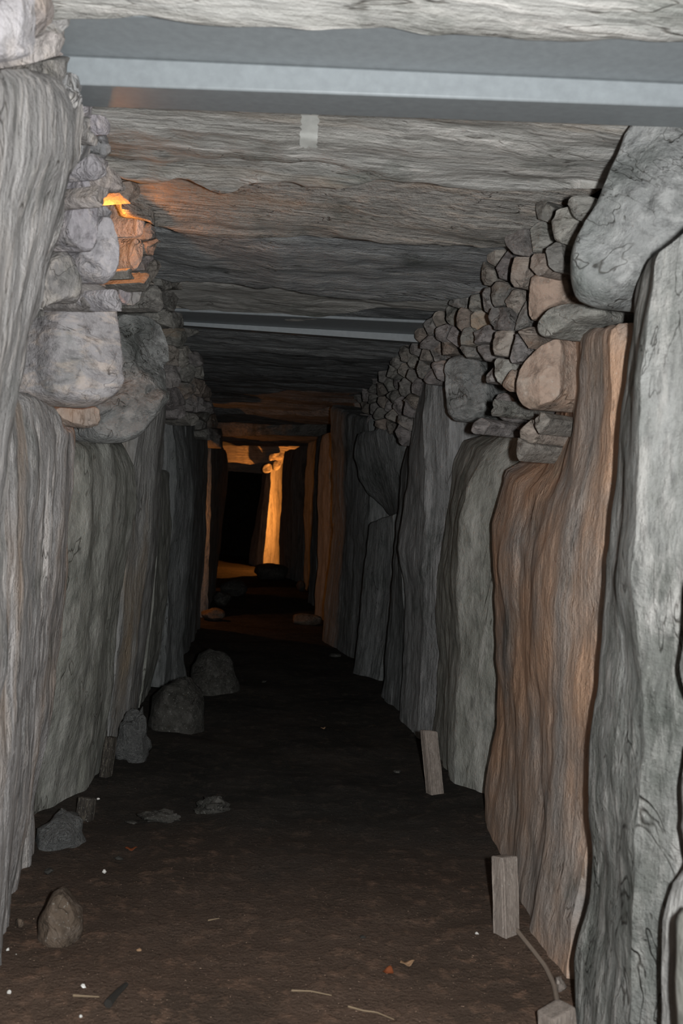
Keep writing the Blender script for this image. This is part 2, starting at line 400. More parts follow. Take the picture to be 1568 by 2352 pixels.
def tube(name, pts, r, mat, parent=None, label=None, cat=None, group=None, n=8, taper=None):
    pts = resample(np.array(pts, float), max(8, len(pts) * 4)); verts, faces = [], []
    for i, p in enumerate(pts):
        t = pts[min(i + 1, len(pts) - 1)] - pts[max(i - 1, 0)]; t /= np.linalg.norm(t)
        u = np.cross(t, (0.1, 0.2, 1)); u /= np.linalg.norm(u); v = np.cross(t, u)
        rr = r * (1 if taper is None else 1 - taper * i / (len(pts) - 1))
        for k in range(n):
            a = 2 * math.pi * k / n; verts.append(p + u * math.cos(a) * rr + v * math.sin(a) * rr)
    for i in range(len(pts) - 1):
        for k in range(n):
            k2 = (k + 1) % n; faces.append((i * n + k, i * n + k2, (i + 1) * n + k2, (i + 1) * n + k))
    faces.append(tuple(range(n))[::-1]); faces.append(tuple((len(pts) - 1) * n + k for k in range(n)))
    return mk(name, verts, faces, mat, parent, label, cat, group)

# ------------------------------------------------------------------ setting
def rough_plane(name, fn, nu, nv, mat, amp, sd, kind='structure', sc=(4, 4, 4)):
    G = np.array([[fn(i / (nu - 1), j / (nv - 1)) for j in range(nv)] for i in range(nu)], float)
    N = np.cross(G[1, 0] - G[0, 0], G[0, 1] - G[0, 0]); N /= np.linalg.norm(N)
    Vv = [(G[i, j] + N * amp * fract(G[i, j], sc, sd, 5)) for i in range(nu) for j in range(nv)]
    return mk(name, Vv, grid_faces(nu, nv), mat, None, kind=kind, origin=False, sharp=None)

Y0, Y1 = -0.9, 15.2
wall_left = rough_plane('wall_left', lambda a, b: (-1.15, Y0 + a * (Y1 - Y0), -0.1 + b * 2.3), 120, 24, 'rubble', 0.04, 3)
wall_right = rough_plane('wall_right', lambda a, b: (1.3, Y0 + a * (Y1 - Y0), -0.1 + b * 2.3), 120, 24, 'rubble', 0.04, 4)
wall_end = rough_plane('wall_end', lambda a, b: (-1.2 + 2.55 * a, Y1 - 0.02, -0.1 + b * 2.3), 30, 24, 'rubble', 0.05, 5)
ceiling = rough_plane('ceiling', lambda a, b: (-1.2 + 2.55 * a, Y0 + b * (Y1 - Y0), 2.12), 16, 120, 'rubble', 0.04, 6)
def floor_z(x, y):
    e = max(0.0, abs(x - 0.06) - 0.30)
    return 0.012 * fract((x, y, 0), (3, 3, 3), 7, 4) + 0.12 * e * e - 0.004
def build_floor():
    ys = np.concatenate([np.linspace(Y0, 1.2, 12), np.linspace(1.22, 4.5, 220), np.linspace(4.53, Y1, 200)])
    xs = np.linspace(-1.2, 1.35, 130)
    verts = [(x, y, floor_z(x, y)) for y in ys for x in xs]
    n, m = len(ys), len(xs)
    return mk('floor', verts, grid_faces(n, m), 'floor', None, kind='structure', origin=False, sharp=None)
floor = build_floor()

# ------------------------------------------------------------------ upright slabs, right wall
RB = (1.0, 0.12, 0.0)
def up(curves, mat, label, back=RB, thick=0.24, **kw):
    return sheet('standing_stone', [(('y', Y), p) for Y, p in curves], back, thick, mat, label, 'stone slab', ground=True, group=None, **kw)
up([(1.22, [(1640, 640), (1600, 900), (1568, 1200), (1546, 1350), (1531, 1530), (1568, 1640), (1600, 1700)]), (1.12, [(1700, 620), (1690, 900), (1680, 1200), (1680, 1500), (1700, 1700)]), (1.02, [(1850, 600), (1850, 1700)])],
   'upright_pale', 'pale slab with a pointed edge, its broken tip just over a second crevice', thick=0.06)
up([(1.24, [(1575, 1660), (1548, 1720), (1536, 1800), (1528, 1895), (1560, 1975), (1520, 2020), (1505, 2110), (1496, 2352)]), (1.16, [(1640, 1660), (1640, 1900), (1640, 2352)]), (1.05, [(1800, 1640), (1800, 2352)])],
   'upright', 'narrow notched grey slab between the broad mottled slab and a green stone', thick=0.06)
up([(1.10, [(1545, 2075), (1532, 2110), (1528, 2200), (1530, 2352)]), (1.05, [(1580, 2068), (1580, 2200), (1585, 2352)]), (1.0, [(1720, 2060), (1720, 2352)])],
   'upright_green', 'low rounded greenish stone standing against the notched grey slab', thick=0.05)
up([(1.60, [(1478, 590), (1452, 650), (1436, 720), (1428, 800), (1421, 900), (1411, 1000), (1403, 1100), (1395, 1200), (1388, 1300), (1386, 1400), (1374, 1500), (1362, 1600), (1352, 1700), (1350, 1800), (1352, 1900), (1352, 2000), (1338, 2100), (1312, 2200), (1304, 2352)]),
    (1.36, [(1510, 560), (1492, 700), (1478, 900), (1466, 1100), (1462, 1300), (1474, 1500), (1470, 1700), (1462, 1900), (1450, 2100), (1440, 2352)]),
    (1.33, [(1600, 480), (1590, 700), (1580, 1000), (1568, 1200), (1560, 1500), (1565, 1700), (1560, 1900), (1540, 2100), (1535, 2352)]),
    (1.30, [(1680, 470), (1680, 1200), (1680, 2352)])],
   'upright_pale', 'broad upright slab of pale mottled schist with a dark green inner face', amp=0.014, ledge=0.008)
up([(2.68, [(1300, 760), (1297, 880), (1290, 935), (1268, 988), (1232, 1040), (1192, 1064), (1158, 1080), (1150, 1140), (1132, 1200), (1130, 1350), (1134, 1500), (1135, 1650), (1130, 1720), (1116, 1800), (1113, 1890)]),
    (2.30, [(1312, 755), (1310, 900), (1296, 1000), (1262, 1080), (1225, 1130), (1200, 1250), (1190, 1400), (1190, 1700), (1180, 1900), (1165, 2040)]),
    (1.95, [(1330, 752), (1335, 900), (1330, 1000), (1310, 1100), (1290, 1200), (1275, 1400), (1265, 1700), (1245, 1950), (1215, 2170)]),
    (1.76, [(1400, 745), (1402, 900), (1398, 1000), (1393, 1200), (1382, 1300), (1383, 1400), (1376, 1520), (1358, 1620), (1346, 1750), (1343, 1930), (1328, 2050), (1312, 2120), (1304, 2290)]),
    (1.72, [(1460, 745), (1455, 1200), (1440, 1700), (1420, 2290)])],
   'upright_rust', 'tall upright slab with a broad rust orange stain down its face', along=110, amp=0.012)
up([(3.50, [(1130, 990), (1062, 1012), (1042, 1060), (1032, 1130), (1014, 1240), (1003, 1300), (997, 1400), (1002, 1500), (988, 1600), (981, 1690), (984, 1722)]),
    (3.02, [(1170, 985), (1110, 1040), (1075, 1110), (1055, 1200), (1050, 1350), (1052, 1500), (1046, 1650), (1042, 1750), (1040, 1840)]),
    (2.86, [(1208, 975), (1195, 1040), (1165, 1090), (1150, 1200), (1145, 1400), (1145, 1700), (1125, 1895)]),
    (2.84, [(1260, 970), (1230, 1200), (1220, 1895)])],
   'upright_green', 'upright slab with a slanting shoulder, greenish grey, narrow dark inner face')
up([(3.95, [(968, 870), (950, 960), (934, 1040), (922, 1150), (907, 1260), (924, 1340), (926, 1450), (921, 1550), (917, 1650), (926, 1668)]),
    (3.62, [(982, 862), (970, 960), (972, 1060), (975, 1200), (968, 1300), (972, 1450), (965, 1600), (955, 1720)]),
    (3.52, [(1022, 880), (1032, 980), (1040, 1060), (1030, 1200), (1012, 1300), (1010, 1500), (1000, 1720)]),
    (3.50, [(1080, 890), (1090, 1100), (1070, 1400), (1060, 1720)])],
   'upright_blue', 'blue grey slab with a tall pale flat face rising to a blunt point', thick=0.14)
up([(4.40, [(935, 1020), (918, 1100), (905, 1200), (898, 1330), (888, 1420), (876, 1540), (868, 1606)]),
    (4.05, [(950, 1020), (935, 1150), (920, 1260), (928, 1400), (925, 1520), (916, 1650)]),
    (4.0, [(1000, 1020), (990, 1300), (980, 1640)])],
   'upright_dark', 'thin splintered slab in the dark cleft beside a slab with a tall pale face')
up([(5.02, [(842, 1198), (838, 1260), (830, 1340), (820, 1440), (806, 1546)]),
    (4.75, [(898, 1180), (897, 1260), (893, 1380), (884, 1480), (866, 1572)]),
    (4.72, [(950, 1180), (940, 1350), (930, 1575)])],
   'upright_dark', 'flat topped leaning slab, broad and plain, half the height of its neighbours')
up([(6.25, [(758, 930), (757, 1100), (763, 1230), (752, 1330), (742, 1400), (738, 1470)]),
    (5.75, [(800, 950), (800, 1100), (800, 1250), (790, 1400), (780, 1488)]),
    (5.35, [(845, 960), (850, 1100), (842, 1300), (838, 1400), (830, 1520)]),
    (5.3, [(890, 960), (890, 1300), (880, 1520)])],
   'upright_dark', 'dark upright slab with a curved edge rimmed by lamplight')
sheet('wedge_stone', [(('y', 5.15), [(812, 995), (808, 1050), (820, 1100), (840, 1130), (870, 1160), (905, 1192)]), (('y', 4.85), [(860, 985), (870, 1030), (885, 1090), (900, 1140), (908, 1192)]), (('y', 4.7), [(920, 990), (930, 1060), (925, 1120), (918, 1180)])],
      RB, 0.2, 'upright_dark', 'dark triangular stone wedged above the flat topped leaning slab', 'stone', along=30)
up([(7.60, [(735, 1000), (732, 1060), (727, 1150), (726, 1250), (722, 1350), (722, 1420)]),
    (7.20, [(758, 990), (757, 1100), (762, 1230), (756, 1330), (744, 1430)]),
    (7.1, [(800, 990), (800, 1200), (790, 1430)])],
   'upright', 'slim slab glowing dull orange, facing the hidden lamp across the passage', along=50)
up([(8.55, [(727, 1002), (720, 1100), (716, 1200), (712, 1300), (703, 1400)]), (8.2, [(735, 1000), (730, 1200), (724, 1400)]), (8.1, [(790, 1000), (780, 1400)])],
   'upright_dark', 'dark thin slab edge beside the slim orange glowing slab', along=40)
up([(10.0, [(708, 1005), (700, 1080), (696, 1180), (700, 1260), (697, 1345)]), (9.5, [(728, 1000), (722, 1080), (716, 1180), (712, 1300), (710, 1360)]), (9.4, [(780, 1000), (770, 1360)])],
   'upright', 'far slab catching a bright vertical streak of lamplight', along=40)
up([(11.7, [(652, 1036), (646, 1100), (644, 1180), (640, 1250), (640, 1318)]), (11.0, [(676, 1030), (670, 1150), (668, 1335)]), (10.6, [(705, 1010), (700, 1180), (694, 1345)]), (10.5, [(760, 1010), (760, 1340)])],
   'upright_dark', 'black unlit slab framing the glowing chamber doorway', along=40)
# the lit chamber at the end
up([(13.4, [(606, 1062), (600, 1120), (588, 1180), (576, 1240), (570, 1290)]), (12.9, [(612, 1062), (607, 1120), (598, 1200), (590, 1295)]), (12.75, [(622, 1060), (621, 1120), (612, 1200), (604, 1300)]), (12.9, [(638, 1058), (634, 1120), (634, 1200), (630, 1305)]), (13.3, [(655, 1056), (650, 1180), (645, 1305)])],
   'upright', 'brightly lamplit chamber pillar with angular faces at the passage end', along=50, thick=0.3)
CH = np.array([0.30, 12.48, 1.2])
for i, p in enumerate([[(604, 1068), (622, 1062), (626, 1082), (612, 1088), (602, 1082)], [(618, 1040), (648, 1038), (650, 1054), (632, 1060), (616, 1058)], [(624, 1060), (648, 1056), (642, 1078), (628, 1082)]]):
    stone('capping_stone', p, CH, (0.1, -1, 0), 'packing', 0.03, 0.25, nb=16, rough=0.02, cat='stone', label=['small stone at the corner of the lamplit chamber pillar top', 'flat stone between the lamplit chamber pillar and its roof', 'block set into the head of the lamplit chamber pillar'][i])

# ------------------------------------------------------------------ upright slabs, left wall
LB = (-1.0, 0.12, 0.0)
up([(1.58, [(150, 178), (192, 240), (188, 350), (165, 440), (142, 560), (112, 680), (86, 760), (78, 900), (62, 1000), (44, 1150), (28, 1300), (22, 1500), (8, 1700), (-20, 1900), (-50, 2100), (-70, 2300)]),
    (1.42, [(90, 170), (110, 350), (60, 600), (20, 900), (0, 1100), (-40, 1400), (-60, 1800), (-110, 2300)]),
    (1.22, [(-10, 165), (-20, 400), (-60, 800), (-120, 1400), (-200, 2300)]),
    (1.0, [(-260, 160), (-260, 1000), (-330, 2300)])],
   'upright_left', 'tall slab of bleached layered slate with long upright splits, reaching the roof', LB, thick=0.12, along=130, amp=0.02, ledge=0.012, fs=(9, 9, 0.6))
up([(2.38, [(122, 925), (160, 965), (182, 990), (178, 1100), (168, 1250), (160, 1350), (137, 1550), (116, 1700), (92, 1850), (76, 1960)]),
    (2.1, [(90, 915), (125, 1000), (130, 1200), (118, 1400), (95, 1600), (70, 1800), (40, 2060)]),
    (1.8, [(40, 905), (60, 1100), (50, 1300), (40, 1500), (20, 1800), (0, 2220)]),
    (1.55, [(-80, 900), (-60, 1300), (-120, 2300)])],
   'upright_left', 'finely ribbed upright slab with an orange tinged edge under the rounded corbel', LB, along=120, amp=0.016, ledge=0.012, fs=(11, 11, 0.5))
up([(3.12, [(290, 1020), (315, 1075), (312, 1160), (300, 1260), (276, 1430), (262, 1550), (248, 1650), (236, 1760)]),
    (2.85, [(250, 1012), (262, 1100), (255, 1250), (235, 1430), (215, 1600), (195, 1750), (185, 1850)]),
    (2.66, [(190, 1015), (200, 1100), (195, 1250), (175, 1430), (150, 1600), (125, 1750), (105, 1890)]),
    (2.55, [(120, 1010), (120, 1300), (70, 1900)])],
   'upright_green', 'smooth pale grey upright slab between the ribbed slab and a dark rimmed one', LB, along=90, amp=0.02, ledge=0.008, fs=(5, 5, 0.8))
up([(3.85, [(382, 915), (379, 1010), (365, 1200), (347, 1400), (330, 1520), (314, 1645)]),
    (3.38, [(368, 915), (360, 1010), (347, 1200), (328, 1400), (308, 1550), (290, 1700)]),
    (3.22, [(330, 930), (310, 1060), (300, 1200), (285, 1400), (265, 1560), (248, 1745)]),
    (3.18, [(260, 950), (250, 1200), (200, 1750)])],
   'upright', 'upright slab with a straight dark shaded strip along its edge', LB, along=90, amp=0.008, ledge=0.004)
up([(4.45, [(388, 1080), (392, 1150), (394, 1220), (386, 1300), (384, 1380), (372, 1480), (352, 1560), (336, 1632)]),
    (4.02, [(366, 1080), (365, 1200), (352, 1400), (336, 1520), (318, 1642)]),
    (3.98, [(310, 1080), (310, 1300), (270, 1640)])],
   'upright_green', 'bulging narrow slab tucked behind a slab with a straight dark strip', LB, thick=0.12)
up([(4.72, [(430, 930), (442, 1050), (446, 1150), (432, 1300), (425, 1400), (428, 1500), (434, 1572)]),
    (4.45, [(398, 930), (405, 1100), (398, 1250), (388, 1400), (378, 1500), (370, 1592)]),
    (4.4, [(340, 930), (340, 1250), (310, 1590)])],
   'upright_dark', 'dark slab with a flared foot standing behind a low rounded boulder', LB, amp=0.02)
up([(6.60, [(474, 930), (478, 1040), (474, 1150), (470, 1250), (464, 1350), (460, 1435)]),
    (5.6, [(452, 930), (455, 1100), (448, 1250), (440, 1400), (432, 1490)]),
    (5.0, [(425, 930), (430, 1100), (415, 1300), (405, 1530)]),
    (4.95, [(370, 930), (370, 1530)])],
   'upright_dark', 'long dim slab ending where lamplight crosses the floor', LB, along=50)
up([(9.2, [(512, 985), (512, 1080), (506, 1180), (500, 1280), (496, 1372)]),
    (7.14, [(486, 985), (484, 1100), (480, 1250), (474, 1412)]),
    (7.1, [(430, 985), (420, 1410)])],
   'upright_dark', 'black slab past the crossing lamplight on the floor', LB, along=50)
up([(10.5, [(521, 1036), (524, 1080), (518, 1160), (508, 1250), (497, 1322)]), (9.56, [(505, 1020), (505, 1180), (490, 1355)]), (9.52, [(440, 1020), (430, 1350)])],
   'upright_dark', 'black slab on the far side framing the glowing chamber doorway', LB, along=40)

# ------------------------------------------------------------------ roof slabs
UPV = (0, 0.1, 1.0)
def roof(curves, mat, label, thick=0.2, **kw):
    kw.setdefault('fs', (0.8, 5, 5))
    return sheet('lintel_stone', [((c if isinstance(c, tuple) else ('z', c)), p) for c, p in curves], UPV, thick, mat, label, 'stone slab', along=150, **kw)
roof([(1.58, [(-300, -700), (800, -680), (2100, -650)]), (1.55, [(-200, -260), (800, -250), (1950, -230)]), (1.525, [(0, -60), (800, -50), (1800, -20)]), (1.492, [(40, 76), (160, 71), (280, 72), (330, 64), (400, 68), (540, 78), (640, 79), (780, 87), (880, 93), (1000, 107), (1060, 105), (1200, 112), (1300, 121), (1400, 116), (1568, 123), (1760, 130)])],
     'lintel', 'pale streaked roof slab in front of the first galvanised beam', amp=0.010, ledge=0.004)
C1 = roof([(1.585, [(60, 150), (800, 190), (1620, 240)]), (1.56, [(120, 300), (700, 330), (1500, 360)]), (1.552, [(170, 360), (400, 375), (700, 385), (960, 380), (1200, 420), (1450, 415)]),
      (1.532, [(190, 420), (250, 405), (320, 434), (370, 428), (410, 416), (460, 432), (505, 451), (540, 445), (570, 430), (640, 432), (690, 446), (760, 445), (850, 428), (960, 434), (1040, 444), (1140, 455), (1240, 462), (1360, 440), (1480, 430)])],
     'lintel', 'broad roof slab with a white paint dab and a chipped scalloped edge', amp=0.012, ledge=0.010)
roof([(1.62, [(150, 390), (700, 395), (1450, 395)]), (1.565, [(250, 455), (700, 465), (1350, 470)]), (1.53, [(270, 500), (700, 520), (1320, 520)]), (1.505, [(280, 505), (345, 518), (370, 538), (410, 549), (520, 556), (600, 561), (760, 568), (900, 573), (1020, 575), (1125, 576), (1280, 575)])],
     'lintel_brown', 'finely banded brown roof slab behind the slab with the chipped edge', amp=0.012, ledge=0.012, fs=(0.6, 8, 8))
roof([(1.565, [(290, 530), (700, 545), (1260, 560)]), (1.545, [(330, 600), (640, 570), (760, 592), (880, 617), (1000, 632), (1180, 640)]), (1.51, [(340, 640), (400, 656), (480, 655), (560, 661), (590, 667), (650, 667), (700, 678), (760, 690), (820, 693), (900, 693), (1035, 690), (1150, 680)])],
     'lintel_blue', 'slate grey roof slab with a diagonal split, behind the banded brown one', amp=0.010, ledge=0.010)
roof([(1.575, [(350, 640), (700, 655), (1120, 660)]), (1.55, [(390, 700), (430, 712), (460, 722), (540, 733), (620, 735), (700, 737), (760, 728), (860, 714), (940, 716), (1010, 720), (1080, 715)])],
     'lintel', 'grey roof slab with a hollow edge resting beside the second beam', amp=0.010)
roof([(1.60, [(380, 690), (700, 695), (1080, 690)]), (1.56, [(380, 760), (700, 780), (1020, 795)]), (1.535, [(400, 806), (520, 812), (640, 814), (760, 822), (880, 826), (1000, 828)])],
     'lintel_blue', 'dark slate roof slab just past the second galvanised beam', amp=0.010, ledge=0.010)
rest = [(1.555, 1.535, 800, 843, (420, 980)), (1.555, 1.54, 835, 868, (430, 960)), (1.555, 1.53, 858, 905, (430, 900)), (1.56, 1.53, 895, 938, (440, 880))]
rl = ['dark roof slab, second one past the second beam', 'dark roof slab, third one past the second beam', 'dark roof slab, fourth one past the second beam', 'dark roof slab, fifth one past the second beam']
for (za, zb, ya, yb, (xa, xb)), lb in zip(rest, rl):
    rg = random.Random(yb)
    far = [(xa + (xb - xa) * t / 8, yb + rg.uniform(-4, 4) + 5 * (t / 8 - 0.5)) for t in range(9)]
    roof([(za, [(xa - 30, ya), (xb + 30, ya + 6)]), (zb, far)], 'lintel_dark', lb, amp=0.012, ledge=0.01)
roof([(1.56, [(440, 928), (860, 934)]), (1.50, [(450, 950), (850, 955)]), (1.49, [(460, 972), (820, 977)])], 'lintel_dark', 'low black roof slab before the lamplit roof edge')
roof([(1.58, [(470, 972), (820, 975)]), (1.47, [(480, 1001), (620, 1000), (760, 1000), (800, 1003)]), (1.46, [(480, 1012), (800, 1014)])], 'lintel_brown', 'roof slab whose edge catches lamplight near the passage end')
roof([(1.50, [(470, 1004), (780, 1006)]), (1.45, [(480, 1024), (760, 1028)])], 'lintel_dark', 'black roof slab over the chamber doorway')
roof([(('y', 12.75), [(480, 1022), (600, 1022), (720, 1024)]), (('y', 12.62), [(480, 1040), (600, 1036), (720, 1040)]), (('y', 12.6), [(480, 1062), (540, 1066), (575, 1070), (600, 1066), (720, 1062)])], 'lintel_brown', 'lamplit cross slab inside the chamber', thick=0.5)
roof([(('y', 14.2), [(470, 1050), (720, 1050)]), (('y', 14.3), [(470, 1082), (560, 1086), (620, 1092), (720, 1092)])], 'lintel_brown', 'dim brown cross slab deep in the chamber', thick=0.4)

# ------------------------------------------------------------------ steel beams
def beam(label, zp, near, face, low, far, xs, t_plate=0.012):
    def at(line, x):
        (x0, y0), (x1, y1) = line; return y0 + (y1 - y0) * (x - x0) / (x1 - x0)
    ends = []
    for x in xs:
        A = hit(x, at(near, x), 'z', zp); B = hit(x, at(face, x), 'z', zp)
        Cc = hit(x, at(low, x), 'y', B[1]); D = hit(x, at(far, x), 'z', Cc[2] + 0.012)
        ends.append((A, B, Cc, D))
    X = [e[1][0] for e in ends]
    for e in ends:
        for q in e: q[0] = e[1][0]
    root = empty('steel_beam', ((X[0] + X[1]) / 2, ends[0][1][1], min(ends[0][2][2], ends[1][2][2])), label, 'beam', 'galvanised roof beams')
    def prism(nm, polys):
        a, b = polys; k = len(a); v = list(a) + list(b); f = [tuple(range(k)), tuple(range(k, 2 * k))[::-1]]
        for i in range(k): f.append((i, (i + 1) % k, (i + 1) % k + k, i + k))
        o = mk(nm, v, f, 'steel', root, sharp=20)
        bv = o.modifiers.new('edge', 'BEVEL'); bv.width = 0.004; bv.segments = 2; bv.limit_method = 'ANGLE'
    up_ = np.array([0, 0, 1.0]); y_ = np.array([0, 1.0, 0])
    prism('top_plate', [[A, A + up_ * t_plate, D + up_ * (t_plate + B[2] - D[2]) + y_ * 0.06, D + up_ * (B[2] - D[2]) + y_ * 0.06] for A, B, Cc, D in ends])
    prism('box_section', [[B - up_ * 0.0005, Cc, D, np.array([D[0], D[1], B[2] - 0.0005])] for A, B, Cc, D in ends])
    return root
beam('wide galvanised steel beam with a top plate, tight behind the pale streaked roof slab', 1.535, ((100, 30), (1700, 85)), ((170, 125), (1568, 188)), ((205, 195), (1500, 243)), ((215, 245), (1440, 293)), (95, 1690))
beam('second galvanised steel beam, dim, between slate roof slabs', 1.545, ((430, 716), (900, 738)), ((430, 739), (900, 765)), ((430, 748), (900, 782)), ((430, 752), (900, 786)), (395, 1000))

# ------------------------------------------------------------------ large corbel blocks
CORB = {'R': [], 'L': []}
def corbel(poly, px, py, Y, side, az, mat, label, bulge=0.06, thick=0.22, nz=0.0, soft=1, rough=0.008, tilt=0.45, power=4.0):
    CORB[side].append(poly)
    n = wall_normal(side, az); n[2] = nz
    return stone('corbel_stone', poly, hit(px, py, 'y', Y), n, mat, bulge, thick, nb=90, rings=(1, .995, .985, .965, .94, .91, .87, .82, .76, .7, .63, .56, .48, .4, .32, .24, .16, .08), rough=rough * 1.7, tilt=tilt, fs=(5.5, 5.5, 8), label=label, cat='stone', soft=soft,
                 back=(1 if side == 'R' else -1, 0.35, 0), power=power)
corbel([(1600, 190), (1500, 238), (1445, 300), (1405, 395), (1370, 490), (1330, 540), (1312, 590), (1312, 650), (1322, 690), (1360, 708), (1400, 712), (1440, 690), (1520, 640), (1640, 600), (1720, 400)], 1450, 520, 1.62, 'R', 25, 'corbel_grey', 'huge rounded grey corbel block under the end of the first beam', 0.09, 0.3)
corbel([(1022, 840), (1040, 818), (1085, 812), (1112, 835), (1128, 880), (1128, 930), (1120, 960), (1050, 972), (1030, 950), (1023, 900)], 1085, 890, 3.10, 'R', 30, 'corbel_grey', 'squarish grey corbel block with a pale fractured face', 0.05)
corbel([(1290, 775), (1300, 800), (1297, 905), (1278, 928), (1225, 945), (1198, 930), (1186, 895), (1200, 842), (1240, 800)], 1250, 860, 2.10, 'R', 30, 'orange_block', 'orange tinted tapering block wedged against the rust stained slab', 0.06, rough=0.005)
corbel([(1232, 745), (1262, 712), (1310, 698), (1370, 705), (1400, 712), (1400, 735), (1330, 745), (1300, 762), (1262, 778), (1238, 770)], 1310, 735, 1.95, 'R', 30, 'packing', 'smooth flat cobble lying over the rust stained slab', 0.05, rough=0.003, soft=2)
corbel([(1225, 630), (1300, 625), (1312, 650), (1318, 690), (1260, 712), (1225, 740), (1212, 720), (1216, 670)], 1262, 680, 2.15, 'R', 35, 'orange_block', 'small stone with an orange streaked side above the smooth flat cobble', 0.035, rough=0.004)
corbel([(1135, 905), (1165, 900), (1200, 930), (1208, 965), (1180, 975), (1150, 965), (1136, 940)], 1170, 938, 2.75, 'R', 30, 'packing', 'purplish rounded stone beside the orange tinted tapering block', 0.03)
# left
for p, lb in (([(314, 458), (331, 466), (330, 520), (326, 545), (306, 545), (304, 500)], 'upper lamplit stone glowing orange under the banded brown roof slab'), ([(302, 548), (324, 550), (326, 600), (308, 628), (292, 606), (292, 572)], 'thin split stone glowing orange in the middle of the lamplit gap'),
              ([(284, 612), (302, 636), (298, 700), (272, 694), (270, 645)], 'brown stone glowing orange down one side above the dark rough corbel'), ([(306, 636), (322, 622), (324, 690), (302, 704)], 'narrow stone with an orange lit edge above the dark rough corbel')):
    corbel(p, sum(q[0] for q in p) / len(p), sum(q[1] for q in p) / len(p), 2.52, 'L', 22, 'packing_pale', lb, 0.025, 0.14, rough=0.005)
corbel([(80, 735), (110, 700), (150, 690), (185, 705), (215, 640), (245, 690), (258, 780), (266, 850), (258, 900), (225, 930), (180, 940), (125, 930), (82, 890)], 175, 830, 2.05, 'L', 32, 'banded', 'big rounded corbel with curved pale bands, jutting over the ribbed slab', 0.11, 0.25, rough=0.009, power=3.0)
corbel([(195, 930), (230, 780), (262, 720), (330, 725), (372, 760), (376, 860), (362, 925), (335, 980), (290, 1018), (220, 1020), (190, 1000)], 285, 880, 2.72, 'L', 36, 'corbel_grey', 'dark rough corbel block with a sloping underside', 0.10, 0.3, rough=0.02)
corbel([(125, 935), (180, 938), (225, 932), (228, 975), (200, 985), (165, 975), (140, 960)], 180, 955, 2.22, 'L', 30, 'upright_rust', 'rusty wedge stone under the big banded corbel', 0.03, 0.15)
corbel([(178, 365), (196, 395), (212, 480), (214, 560), (200, 585), (150, 555), (142, 520), (160, 440)], 180, 480, 1.78, 'L', 35, 'packing_pale', 'pale lilac block with a smooth flat side above two corbels', 0.04, 0.18)
corbel([(213, 500), (240, 500), (262, 560), (260, 610), (247, 654), (215, 648), (172, 626), (176, 580), (205, 575)], 220, 580, 1.86, 'L', 35, 'packing_pale', 'blue purple block with a slanting underside over a thin black gap', 0.05, 0.18)
corbel([(98, 600), (140, 570), (170, 600), (180, 640), (178, 700), (150, 690), (100, 705), (84, 740), (90, 690)], 130, 650, 1.85, 'L', 40, 'packing_pale', 'pinkish stone packed above the big banded corbel', 0.03, 0.18)
corbel([(175, 630), (215, 650), (245, 660), (243, 700), (215, 720), (185, 705)], 212, 685, 1.98, 'L', 35, 'packing', 'grooved grey stone between the purple block and the big banded corbel', 0.03, 0.18)

# ------------------------------------------------------------------ dry stone packing above the uprights
def clip(poly, a, b, c):
    out = []
    for i in range(len(poly)):
        p, q = poly[i], poly[(i + 1) % len(poly)]
        dp, dq = a * p[0] + b * p[1] - c, a * q[0] + b * q[1] - c
        if dp <= 0: out.append(p)
        if dp * dq < 0:
            t = dp / (dp - dq); out.append((p[0] + t * (q[0] - p[0]), p[1] + t * (q[1] - p[1])))
    return out
def grid_in(poly, st=15):
    xs = [p[0] for p in poly]; ys = [p[1] for p in poly]
    return [(x, y) for x in np.arange(min(xs), max(xs), st) for y in np.arange(min(ys), max(ys), st * 1.3) if inside((x, y), poly)]
def beyond(line, off, st=14):
    L = resample(np.array(line, float), int(sum(math.hypot(b[0] - a[0], b[1] - a[1]) for a, b in zip(line, line[1:])) / st))
    return [(p[0] + off[0], p[1] + off[1]) for p in L]
def cells(seeds, ghosts, R=70, gap=1.6, asp=0.74):
    """stone outlines fitted between their neighbours; no stone where a larger block, a roof slab or an upright stands"""
    res = []
    n0 = len(seeds)
    seeds = [(s[0], s[1] * asp) for s in list(seeds) + list(ghosts)]
    for i, s in enumerate(seeds[:n0]):
        r = s[2] if len(s) > 2 else R
        poly = [(s[0] + r * math.cos(a) * 0.9, s[1] + r * math.sin(a)) for a in np.linspace(0, 2 * math.pi, 13)[:-1]]
        for j, t in enumerate(seeds):
            if i == j: continue
            dx, dy = t[0] - s[0], t[1] - s[1]; d = math.hypot(dx, dy)
            if d > 2.5 * R or d < 1e-6: continue
            nx, ny = dx / d, dy / d
            poly = clip(poly, nx, ny, nx * s[0] + ny * s[1] + d / 2 - gap)
            if len(poly) < 3: break
        if len(poly) >= 3:
            rg = random.Random(i + 3)
            res.append(((s[0], s[1] / asp), [(x + rg.uniform(-1.5, 1.5), y / asp + rg.uniform(-2, 2)) for x, y in poly]))
    return res
def inside(p, poly):
    r = False
    for i in range(len(poly)):
        (x0, y0), (x1, y1) = poly[i], poly[i - 1]
        if (y0 > p[1]) != (y1 > p[1]) and p[0] < (x1 - x0) * (p[1] - y0) / (y1 - y0) + x0: r = not r
    return r
def fill(seeds, region, mind, rg, ghosts, n=4000):
    """add small stones where no traced one lies"""
    out = list(seeds)
    xs = [p[0] for p in region]; ys = [p[1] for p in region]
    for _ in range(n):
        p = (rg.uniform(min(xs), max(xs)), rg.uniform(min(ys), max(ys)))
        if not inside(p, region): continue
        d = mind(p)
        if any((p[0] - q[0]) ** 2 + (p[1] - q[1]) ** 2 < 15 ** 2 for q in ghosts): continue
        if all(((p[0] - q[0]) / 0.8) ** 2 + (p[1] - q[1]) ** 2 > d * d for q in out): out.append(p)
    return out
